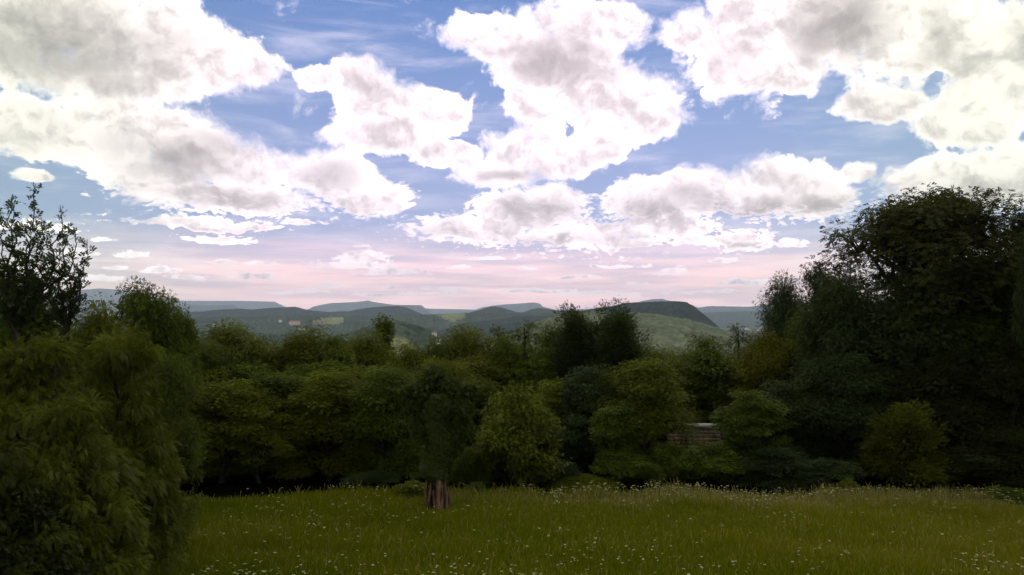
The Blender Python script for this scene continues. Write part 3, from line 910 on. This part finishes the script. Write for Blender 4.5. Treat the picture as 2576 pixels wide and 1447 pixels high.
# ------------------------------------------------------------------ spiky trees at the left edge
def shoot_tree(px0, dist, tips, fork, col, label, seed, lower=None):
    r = np.random.default_rng(seed)
    x, y = place_xy(px0, dist); z0 = z_at(x, y)
    T = Tubes(); P = []; D = []; N = []
    fx = (fork[0] - px0) / F * dist; fz = top_z(fork[0], fork[1], dist) - z0
    T.add(bend((0, 0, -.3), (fx, 0, fz), 0, 8, r), np.linspace(.13, .07, 8), 8)
    for (tx, ty, dy) in tips:
        tip = np.array([(tx - px0) / F * dist, dy, top_z(tx, ty, dist) - z0])
        path = bend((fx + r.normal(0, .05), dy * .2, fz - .3 * r.random()), tip, 0, 12, r)
        path[:, 0] += np.sin(np.linspace(0, math.pi, 12)) * (tip[0] - fx) * .25
        T.add(path, np.linspace(.035, .006, 12), 5)
        L = np.linalg.norm(tip - path[0])
        for k in range(int(L / .085)):
            t = k / (L / .085); 
            p = path[0] + 0; i = min(10, int(t * 11)); q = path[i] + (path[i + 1] - path[i]) * (t * 11 - i)
            a = r.uniform(0, 2 * math.pi); side = np.array([math.cos(a), math.sin(a), .55]); side /= np.linalg.norm(side)
            tl = (.34 * (1 - t) ** .6 + .06) * r.uniform(.4, 1.1)
            T.add([q, q + side * tl * .5 + (0, 0, .03), q + side * tl], [.007, .005, .003], 3)
            for m in range(int(2 + 13 * tl)):
                u = r.random() ** .8
                P.append(q + side * tl * u + r.normal(0, .03, 3)); d = side + r.normal(0, .55, 3) + (0, 0, .35); D.append(d); N.append(r.normal(0, .6, 3) + (0, 0, 1))
    P = np.array(P); n = len(P)
    crown = frond_mesh('crown', P, np.array(D), norm(np.array(N)), .135 * (.6 + .7 * r.random(n)), r.normal(.5, .13, n), SPRAY5)
    root = bpy.data.objects.new('broadleaf_tree', None); COL.objects.link(root); root.location = (x, y, z0); tag(root, label, 'tree')
    for nm, me in (('trunk', T.build('trunk')), ('crown', crown)):
        o = bpy.data.objects.new(nm, me); COL.objects.link(o); o.parent = root; o.color = (*col, 1)


shoot_tree(20, 18, [(84, 463, 0), (12, 493, .2), (46, 512, -.3), (140, 515, .1), (112, 548, -.2), (66, 540, .3), (-20, 520, 0), (150, 560, .3), (90, 600, -.4), (20, 580, -.3),
                    (130, 640, 0), (55, 640, .2), (0, 650, .3), (-40, 600, -.2), (110, 690, .4), (30, 700, -.5), (75, 690, .5)], (40, 800), DK,
           'spiky dark tree with tall upright shoots against the sky at the left edge', 71)
shoot_tree(165, 19, [(186, 578, 0), (205, 600, .2), (150, 632, -.2), (172, 660, .2), (200, 690, 0), (138, 690, .2), (160, 720, -.2), (190, 740, .3), (125, 740, -.1)], (170, 800), DK,
           'slimmer spiky sapling just right of the tall spiky tree', 72)
shoot_tree(330, 24, [(262, 755, 0), (290, 745, .3), (318, 742, -.2), (300, 760, .1), (240, 765, 0), (345, 748, .2)], (300, 860), GR,
           'leafy shoots poking up beside the dark domed crown', 73)


# ------------------------------------------------------------------ ivy covered split trunk
def build_ivy_tree():
    r = np.random.default_rng(81)
    dist = 23.3; x, y = place_xy(1102, dist); z0 = z_at(x, y)
    root = bpy.data.objects.new('ivy_covered_tree', None); COL.objects.link(root); root.location = (x, y, z0)
    tag(root, 'dead split trunk wrapped in dark ivy, standing alone at the meadow edge', 'tree')
    core = bark_material('dark rotten wood', (.012, .006, .004, 1), (.040, .020, .013, 1), 9)
    pale = bark_material('bare weathered wood', (.055, .026, .018, 1), (.18, .11, .075, 1), 14)
    # fluted core
    k, m = 26, 14
    hs = np.linspace(-.25, 3.6, m); a = np.arange(k) * 2 * math.pi / k
    prof = .25 + .09 * 1.6 * np.exp(-np.maximum(hs, 0) / .16); prof = prof * (1 - .11 * np.maximum(hs, 0))
    flute = 1 + .16 * np.sin(a * 5 + .7) + .09 * np.sin(a * 9 + 2)
    R = prof[:, None] * flute[None] * (1 + r.normal(0, .03, (m, k)))
    co = np.stack([R * np.cos(a), R * np.sin(a), np.repeat(hs[:, None], k, 1)], -1).reshape(-1, 3)
    i = np.arange(m - 1)[:, None] * k; j = np.arange(k)[None]
    me = bpy.data.meshes.new('trunk'); fill_mesh(me, co, np.stack([i + j, i + (j + 1) % k, i + k + (j + 1) % k, i + k + j], -1).reshape(-1, 4))
    me.polygons.foreach_set('use_smooth', np.ones(len(me.polygons), bool)); me.materials.append(core)
    o = bpy.data.objects.new('trunk', me); COL.objects.link(o); o.parent = root
    # shells of bare wood round the hollow: bottom, top, offset, width
    for (xb, yb, xt, yt, h, w) in [(-.345, -.05, -.27, -.08, .95, .055), (.10, -.36, .02, -.30, .98, .075), (.17, -.33, .13, -.28, .90, .05), (.365, -.12, .37, -.10, .68, .034), (-.22, -.28, -.19, -.24, .80, .035), (-.06, -.36, -.07, -.30, .62, .03), (.27, -.25, .25, -.2, .84, .04)]:
        T = Tubes(); n = 9; t = np.linspace(0, 1, n)
        pts = np.stack([xb + (xt - xb) * t + .022 * np.sin(t * 7 + xb * 20), yb + (yt - yb) * t, -.15 + (h + .15) * t], -1)
        rad = w * (1.25 - .45 * t) * (1 + .22 * r.normal(size=n)); rad[-1] = w * .18; rad[0] *= 1.3
        T.add(pts, rad, 7)
        o = bpy.data.objects.new('bare_wood', T.build('bare_wood', pale)); COL.objects.link(o); o.parent = root
    # ivy sleeve and bushy head
    n = 15000; z = .72 + 2.6 * r.random(n) ** .9; a = r.uniform(0, 2 * math.pi, n)
    env = .33 + .07 * np.sin(z * 2.3) + .05 * np.sin(z * 5 + a * 2) + .12 * vnoise(a * 1.3, z * 1.7, 3); env = env * np.clip((z - .55) / .5, .55, 1)
    rr = env * (.75 + .35 * r.random(n))
    P = np.stack([rr * np.cos(a), rr * np.sin(a), z], -1)
    D = np.stack([np.cos(a), np.sin(a), -.8 - .4 * r.random(n)], -1) + r.normal(0, .4, (n, 3))
    N = np.stack([np.cos(a), np.sin(a), .5 + 0 * a], -1) + r.normal(0, .4, (n, 3))
    P2 = []; 
    for (cx, cz, rad) in [(-.38, 3.35, .42), (.32, 3.4, .42), (-.72, 2.95, .30), (.70, 2.9, .36), (.72, 2.3, .30), (-.1, 3.8, .30), (-.52, 2.3, .28), (.50, 1.7, .22), (-.9, 3.3, .2), (.95, 3.35, .22)]:
        k = 1300; u = norm(r.normal(size=(k, 3))) * (r.random((k, 1)) ** .4) * rad; P2.append(u + (cx, r.normal(0, .1), cz))
    P2 = np.concatenate(P2); D2 = norm(r.normal(size=P2.shape)) + (0, 0, -.5); N2 = r.normal(0, .5, P2.shape) + (0, 0, 1)
    P = np.concatenate([P, P2]); D = np.concatenate([D, D2]); N = np.concatenate([N, N2])
    me = frond_mesh('ivy', P, norm(D), norm(N), .10 * (.6 + .8 * r.random(len(P))), r.normal(.45, .16, len(P)), SPRAY5)
    o = bpy.data.objects.new('ivy', me); COL.objects.link(o); o.parent = root; o.color = (.048, .066, .010, 1)


build_ivy_tree()


# ------------------------------------------------------------------ tiled shed on the slope
def box_mesh(me_name, boxes, mat, bevel=0.0):
    V = []; Fc = []
    for (x0, x1, y0, y1, z0, z1) in boxes:
        b = len(V)
        V += [(x0, y0, z0), (x1, y0, z0), (x1, y1, z0), (x0, y1, z0), (x0, y0, z1), (x1, y0, z1), (x1, y1, z1), (x0, y1, z1)]
        Fc += [[b + i for i in q] for q in ((0, 3, 2, 1), (4, 5, 6, 7), (0, 1, 5, 4), (1, 2, 6, 5), (2, 3, 7, 6), (3, 0, 4, 7))]
    me = bpy.data.meshes.new(me_name); fill_mesh(me, np.array(V, float), np.array(Fc)); me.materials.append(mat)
    return me


def simple_mat(name, c1, c2, scale=4, bump=.01):
    m, T, out = new_mat(name)
    tc = T.n.new('ShaderNodeTexCoord').outputs['Object']
    n = T.noise(tc, scale, 6, .65)
    d = T.n.new('ShaderNodeBsdfDiffuse'); T.put(d.inputs[0], T.mix(T.rng(n, .35, .65), c1, c2))
    b = T.n.new('ShaderNodeBump'); b.inputs['Distance'].default_value = bump; T.put(b.inputs['Height'], n)
    T.l.new(b.outputs[0], d.inputs['Normal']); T.l.new(d.outputs[0], out.inputs[0])
    return m


def child(name, me, root, col=None):
    o = bpy.data.objects.new(name, me); COL.objects.link(o); o.parent = root
    return o


def build_shed():
    r = random.Random(3)
    dist = 30.5; x, y = place_xy(1738, dist); z0 = z_at(x, y) - .1
    zr = top_z(1738, 1073, dist) - z0
    root = bpy.data.objects.new('shed', None); COL.objects.link(root); root.location = (x, y, z0)
    root.rotation_euler = (0, 0, math.radians(-3))
    tag(root, 'small shed with brown tiled roof and pale ridge between trees right of centre', 'shed')
    wall = simple_mat('old plaster', (.10, .085, .065, 1), (.17, .15, .12, 1), 3)
    tile = simple_mat('clay tile', (.030, .028, .016, 1), (.13, .085, .058, 1), 2.2)
    ridge = simple_mat('ridge tile', (.24, .22, .19, 1), (.42, .39, .35, 1), 5)
    run, drop, hw = 1.7, 1.25, 1.0
    ze = zr - drop
    child('wall', box_mesh('wall', [(-hw + .12, hw - .12, -run + .25, run - .25, -.3, ze + .12)], wall), root)
    w = hw - .12; yy = run - .25
    for sx in (-w, w):
        x2 = sx * .9
        V = [(sx, -yy, ze + .123), (sx, yy, ze + .123), (sx, 0, zr - .12), (x2, -yy, ze + .123), (x2, yy, ze + .123), (x2, 0, zr - .12)]
        me = bpy.data.meshes.new('gable'); me.from_pydata(V, [], [(0, 1, 2), (3, 5, 4), (0, 3, 4, 1), (1, 4, 5, 2), (2, 5, 3, 0)]); me.materials.append(wall)
        child('gable', me, root)
    # roof: courses of separate overlapping tiles on both slopes
    V = []; Fc = []
    rows, cols = 11, 9; L = math.hypot(run, drop); ang = math.atan2(drop, run)
    for s in (-1, 1):
        for i in range(rows):
            for j in range(cols):
                x0 = -hw + 2 * hw * (j + .03 * r.random()) / cols; x1 = x0 + 2 * hw / cols * .965
                d0 = L * i / rows - .03; d1 = L * (i + 1) / rows + .04
                lift = .035 + r.uniform(-.006, .008); b = len(V)
                for (dd, zz) in ((d0, .0), (d1, lift)):
                    for xx in (x0, x1):
                        for th in (0, .022):
                            V.append((xx, s * (dd * math.cos(ang)), zr - dd * math.sin(ang) + (zz + th) ))
                Fc += [[b + q for q in f] for f in ((1, 3, 7, 5), (0, 4, 6, 2), (4, 5, 7, 6), (0, 2, 3, 1), (0, 1, 5, 4), (2, 6, 7, 3))]
    me = bpy.data.meshes.new('roof'); fill_mesh(me, np.array(V, float), np.array(Fc)); me.materials.append(tile)
    roof = child('roof', me, root)
    T = Tubes()
    for i in range(8):
        a = -hw + 2 * hw * i / 8
        T.add([(a, 0, zr + .03), (a + 2 * hw / 8 + .02, 0, zr + .03)], [.085, .098], 10)
    child('ridge_cap', T.build('ridge_cap', ridge), roof)
    child('door', box_mesh('door', [(-.4, .4, -run + .21, -run + .25, -.2, 1.2)], simple_mat('door boards', (.03, .022, .015, 1), (.06, .045, .03, 1), 8)), root)


build_shed()


# ------------------------------------------------------------------ buildings far off in the valley
def far_spot(px, py, R):
    a, v = ray(px, py)
    X, Y = R * math.sin(a), R * math.cos(a)
    z, _ = ground_z(np.array([X]), np.array([Y])); return X, Y, float(z[0])


def hill_distance(px, py):
    """where the sight line through that frame point first meets the land"""
    a, v = ray(px, py); R = np.geomspace(900, 20000, 4000)
    z, _ = ground_z(R * math.sin(a), R * math.cos(a))
    hit = np.where(z + 4 > ZC + R * v)[0]
    return float(R[hit[0]]) if len(hit) else 5000.0


def house(px, py, w, h, cols, label, cat='house', castle=False, name='house'):
    R = hill_distance(px, py); X, Y, Z = far_spot(px, py, R); s = R / F
    W, Hh = w * s, h * s; D = W * .6
    root = bpy.data.objects.new(name, None); COL.objects.link(root); root.location = (X, Y, Z + 5); root.rotation_euler = (0, 0, -math.atan2(X, Y) + .25)
    tag(root, label, cat)
    wall = simple_mat('pale wall', cols[0], cols[0], .2, .01); rf = simple_mat('tile roof', cols[1], cols[1], .2, .01)
    dark = simple_mat('window dark', (.03, .03, .035, 1), (.03, .03, .035, 1), .2, .01)
    if castle:
        child('wall', box_mesh('wall', [(-W / 2, W / 2, -D / 2, D / 2, -9, Hh * .55)], wall), root)
        for (cx, hh) in ((-W / 2, .8), (W / 2, 1.0), (0, .72)):
            t = child('tower', box_mesh('tower', [(cx - W * .09, cx + W * .09, -D / 2 - 1, -D / 2 + W * .18, -9, Hh * hh)], wall), root)
            child('battlement', box_mesh('battlement', [(cx + W * q - W * .018, cx + W * q + W * .018, -D / 2 - 1, -D / 2 + 2, Hh * hh + .01, Hh * (hh + .07)) for q in (-.07, 0, .07)], wall), t)
    else:
        child('wall', box_mesh('wall', [(-W / 2, W / 2, -D / 2, D / 2, -9, Hh * .62)], wall), root)
        o = W * .04; V = [(-W / 2 - o, -D / 2 - o, Hh * .6), (W / 2 + o, -D / 2 - o, Hh * .6), (W / 2 + o, D / 2 + o, Hh * .6), (-W / 2 - o, D / 2 + o, Hh * .6), (-W / 2 - o, 0, Hh), (W / 2 + o, 0, Hh)]
        me = bpy.data.meshes.new('roof'); me.from_pydata(V, [], [(0, 1, 5, 4), (2, 3, 4, 5), (0, 4, 3), (1, 2, 5), (0, 3, 2, 1)]); me.materials.append(rf); child('roof', me, root)
        n = max(2, int(W / 6))
        for i in range(n):
            cx = -W / 2 + W * (i + .5) / n
            child('window', box_mesh('window', [(cx - W * .25 / n, cx + W * .25 / n, -D / 2 - .15, -D / 2 + .1, Hh * .22, Hh * .45)], dark), root)


CR = ((.62, .55, .42, 1), (.30, .16, .10, 1)); WH = ((.72, .70, .66, 1), (.22, .17, .15, 1)); ST = ((.26, .20, .16, 1), (.2, .1, .07, 1))
house(798, 818, 20, 17, ST, 'ruined stone castle with towers in the valley below the dark ridge', 'castle', True, 'castle')
house(741, 816, 24, 8, CR, 'long sand coloured building left of the ruined castle', 'building')
house(705, 811, 7, 7, WH, 'white house among the trees left of the long sand coloured building')
house(540, 822, 9, 8, WH, 'white farmhouse below the pale fields on the left')
house(760, 830, 14, 5, CR, 'low cream house just under the ruined castle')
house(1092, 845, 12, 9, CR, 'cream house at the foot of the wooded knoll, upper of two')
house(1103, 865, 15, 10, WH, 'white house at the foot of the wooded knoll, lower of two')
house(1085, 878, 7, 6, CR, 'small cream cottage partly behind the treetops below the knoll')
house(1880, 829, 10, 5, WH, 'white house far out on the blue plain, left one')
house(1912, 832, 14, 5, WH, 'long white farm building far out on the blue plain')
house(1380, 842, 9, 7, WH, 'pale house showing above the small rounded treetop in the centre')


# ------------------------------------------------------------------ meadow
def edge_y(x):
    return 24.55 - .045 * np.clip(-x - 2, 0, 9) * 2.2 + .35 * vnoise(x * .8, x * 0 + 2, 8) + .15 * vnoise(x * 3, x * 0, 9)


def grass_material():
    m, T, out = new_mat('grass')
    at = T.n.new('ShaderNodeAttribute'); at.attribute_name = 'tint'
    cr = T.n.new('ShaderNodeValToRGB'); T.put(cr.inputs[0], at.outputs['Fac'])
    e = cr.color_ramp.elements; e[0].position = 0; e[0].color = (.075, .110, .003, 1); e[1].position = 1; e[1].color = (.40, .36, .18, 1)
    for p, c in ((.35, (.150, .168, .005, 1)), (.6, (.200, .180, .014, 1)), (.8, (.22, .175, .04, 1))):
        q = cr.color_ramp.elements.new(p); q.color = c
    c = cr.outputs[0]
    d = T.n.new('ShaderNodeBsdfDiffuse'); T.put(d.inputs[0], c)
    tr = T.n.new('ShaderNodeBsdfTranslucent'); T.put(tr.inputs[0], c)
    mx = T.n.new('ShaderNodeMixShader'); mx.inputs[0].default_value = .4
    T.l.new(d.outputs[0], mx.inputs[1]); T.l.new(tr.outputs[0], mx.inputs[2]); T.l.new(mx.outputs[0], out.inputs[0])
    return m


def build_grass():
    r = np.random.default_rng(91)
    n = 560000
    y = 13.2 + 12.2 * r.random(n) ** 1.0; x = (r.random(n) * 2 - 1) * (y * .68 + 1.0)
    keep = (y < edge_y(x)) & (np.hypot(x + 2.15, (y - 23.1) * 1.6) > .45); x, y = x[keep], y[keep]; n = len(x)
    z = near_z(x, y)
    brown = .5 + .5 * fbm(x * .22 + 4, y * .35, 41, 3); tall = .5 + .5 * fbm(x * .5, y * .8, 51, 3)
    brown = np.clip(brown * .8 + .014 * x + .10 * (y - 20) / 5, 0, 1)
    ht = (.10 + .30 * tall) * (.5 + .8 * r.random(n)) * np.where(y > edge_y(x) - .5, 1.35, 1)
    w = .004 + .005 * r.random(n)
    tint = np.clip(.10 + .52 * brown + r.normal(0, .09, n), 0, .9)
    e = edge_y(x); rim = np.exp(-((y - e + .5) / .8) ** 2) * np.clip(.35 + .12 * (x + 1), 0, 1)
    tint = np.where(r.random(n) < .75 * rim, .70 + .30 * r.random(n), tint)  # pale seed heads along the far edge, with a sunlit band painted in
    stem = r.random(n) < .02 + .05 * brown
    ht = np.where(stem, ht * 1.25 + .03, ht); w = np.where(stem, w * .8, w); tint = np.where(stem, .60 + .30 * r.random(n), tint)
    a = r.uniform(0, math.pi, n); cx, sx = np.cos(a), np.sin(a)
    lx, ly = r.normal(0, .22, n) * ht, r.normal(0, .22, n) * ht
    tw = np.where(stem, 1.3, .15)
    V = np.zeros((n, 6, 3))
    for k, (h, ww, ln) in enumerate(((0, 1, 0), (.55, .85, .35), (1, None, 1))):
        wk = w * (tw if ww is None else np.where(stem, .4, ww))
        for q, s in enumerate((-1, 1)):
            V[:, 2 * k + q, 0] = x + s * wk * cx + lx * ln; V[:, 2 * k + q, 1] = y + s * wk * sx + ly * ln
            V[:, 2 * k + q, 2] = z + ht * h * (1 - .12 * ln)
    b = np.arange(n)[:, None, None] * 6
    f = (b + np.array([[0, 1, 3, 2], [2, 3, 5, 4]])[None]).reshape(-1, 4)
    me = bpy.data.meshes.new('meadow_grass'); fill_mesh(me, V.reshape(-1, 3), f)
    at = me.attributes.new('tint', 'FLOAT', 'FACE'); at.data.foreach_set('value', np.repeat(tint, 2).astype(np.float32))
    me.materials.append(grass_material())
    o = bpy.data.objects.new('meadow_grass', me); COL.objects.link(o); o['kind'] = 'stuff'


build_grass()


def flat_mat(name, c, tr=.25):
    m, T, out = new_mat(name)
    n = T.noise(T.n.new('ShaderNodeTexCoord').outputs['Object'], 30, 2)
    cc = T.vm('SCALE', c, scale=T.rng(n, .3, .7, .8, 1.1))
    d = T.n.new('ShaderNodeBsdfDiffuse'); T.put(d.inputs[0], cc); t = T.n.new('ShaderNodeBsdfTranslucent'); T.put(t.inputs[0], cc)
    mx = T.n.new('ShaderNodeMixShader'); mx.inputs[0].default_value = tr
    T.l.new(d.outputs[0], mx.inputs[1]); T.l.new(t.outputs[0], mx.inputs[2]); T.l.new(mx.outputs[0], out.inputs[0])
    return m


PETAL = flat_mat('petal', (.46, .45, .28)); CENTRE = flat_mat('flower centre', (.35, .24, .02)); STEM = flat_mat('flower stem', (.05, .08, .006))


def flower_geo(seed):
    """stem, ray of petals, domed centre; returns verts, quads, material index"""
    r = random.Random(seed); V = []; Q = []; MI = []
    h = .34; lx, ly = r.uniform(-.05, .05), r.uniform(-.05, .05)
    for i in range(3):
        t = i / 2
        V += [(lx * t * t - .0025, ly * t * t, h * t), (lx * t * t + .0025, ly * t * t, h * t)]
    for i in range(2): Q.append((2 * i, 2 * i + 1, 2 * i + 3, 2 * i + 2)); MI.append(0)
    R = .023; n = 9; tilt = r.uniform(-.35, .35)
    for i in range(n):
        a = 2 * math.pi * i / n + r.uniform(-.1, .1); b = len(V); w = .30
        for (rr, da, dz) in ((.25, 0, 0), (.75, w, .003), (1.05, 0, -.004 + r.uniform(-.006, .004)), (.75, -w, .003)):
            px, py = R * rr * math.cos(a + da), R * rr * math.sin(a + da)
            V.append((lx + px, ly + py, h + dz + px * tilt))
        Q.append((b, b + 1, b + 2, b + 3)); MI.append(1)
    b = len(V)
    for (rr, dz) in ((.34, .001), (.16, .007)):
        for i in range(4): V.append((lx + R * rr * math.cos(i * math.pi / 2), ly + R * rr * math.sin(i * math.pi / 2), h + dz))
    for i in range(4): Q.append((b + i, b + (i + 1) % 4, b + 4 + (i + 1) % 4, b + 4 + i)); MI.append(2)
    Q.append((b + 4, b + 5, b + 6, b + 7)); MI.append(2)
    return np.array(V), np.array(Q), MI


def build_flowers():
    r = np.random.default_rng(101)
    n = 60000
    y = 14.0 + 11 * r.random(n); x = (r.random(n) * 2 - 1) * (y * .66 + .6)
    c = fbm(x * .9, y * 1.1, 61, 3)
    p = .012 + .22 * np.clip(c - .12, 0, 1)
    nearband = np.exp(-((y - 16.7) / 1.1) ** 2) * (x > -.5) + .5 * np.exp(-((y - 17.0) / .8) ** 2) * (x < -.5)
    e = edge_y(x)
    farband = np.exp(-((y - e + .35) / .5) ** 2) * (x > .3) + .35 * np.exp(-((y - e + .3) / .35) ** 2) + .35 * np.exp(-((y - e + 1.2) / .8) ** 2) * (x > 3)
    clus = np.exp(-(((x + 5) / 2.4) ** 2 + ((y - 21.4) / 1.0) ** 2)) * np.clip(.4 + c, 0, 1)
    p = p * .38 + .12 * nearband * np.clip(c + .35, 0, 1) + .20 * farband * np.clip(.6 + c, .1, 1) + .14 * clus
    p *= np.where(x < -7.0 - .0 * y, .3, 1)
    m = (r.random(n) < p) & (y < e + .15); x, y = x[m], y[m]
    px = x / y * F + 1288; vis = (px > 0) & (px < 2576) & (y > 15.9)
    order = np.argsort(np.where(vis, y, 99)); x, y = x[order], y[order]; z = near_z(x, y)
    geos = [flower_geo(i) for i in range(4)]; meshes = []
    for g in geos:
        me = bpy.data.meshes.new('daisy'); fill_mesh(me, g[0], g[1])
        for mt in (STEM, PETAL, CENTRE): me.materials.append(mt)
        me.polygons.foreach_set('material_index', np.array(g[2], np.int32)); meshes.append(me)
    s = .75 + .6 * r.random(len(x)); rot = r.uniform(0, 6.28, len(x))
    for i in range(300):          # the nearest ones, each on its own
        o = bpy.data.objects.new('daisy', meshes[i % 4]); COL.objects.link(o)
        o.location = (x[i], y[i], z[i]); o.rotation_euler = (0, 0, rot[i]); o.scale = (s[i] * 1.15, s[i] * 1.15, s[i])
        tag(o, 'small white daisy in the nearest part of the meadow', 'daisy', 'white daisies in the nearest grass')
    Vs = []; Qs = []; Ms = []; b = 0
    for i in range(300, len(x)):
        V, Q, MI = geos[i % 4]; cs, sn = math.cos(rot[i]), math.sin(rot[i])
        W = np.stack([x[i] + s[i] * 1.15 * (V[:, 0] * cs - V[:, 1] * sn), y[i] + s[i] * 1.15 * (V[:, 0] * sn + V[:, 1] * cs), z[i] + s[i] * V[:, 2]], -1)
        Vs.append(W); Qs.append(Q + b); Ms += MI; b += len(V)
    me = bpy.data.meshes.new('distant_daisies'); fill_mesh(me, np.concatenate(Vs), np.concatenate(Qs))
    for mt in (STEM, PETAL, CENTRE): me.materials.append(mt)
    me.polygons.foreach_set('material_index', np.array(Ms, np.int32))
    o = bpy.data.objects.new('distant_daisies', me); COL.objects.link(o); o['kind'] = 'stuff'
    print('flowers', len(x))


build_flowers()
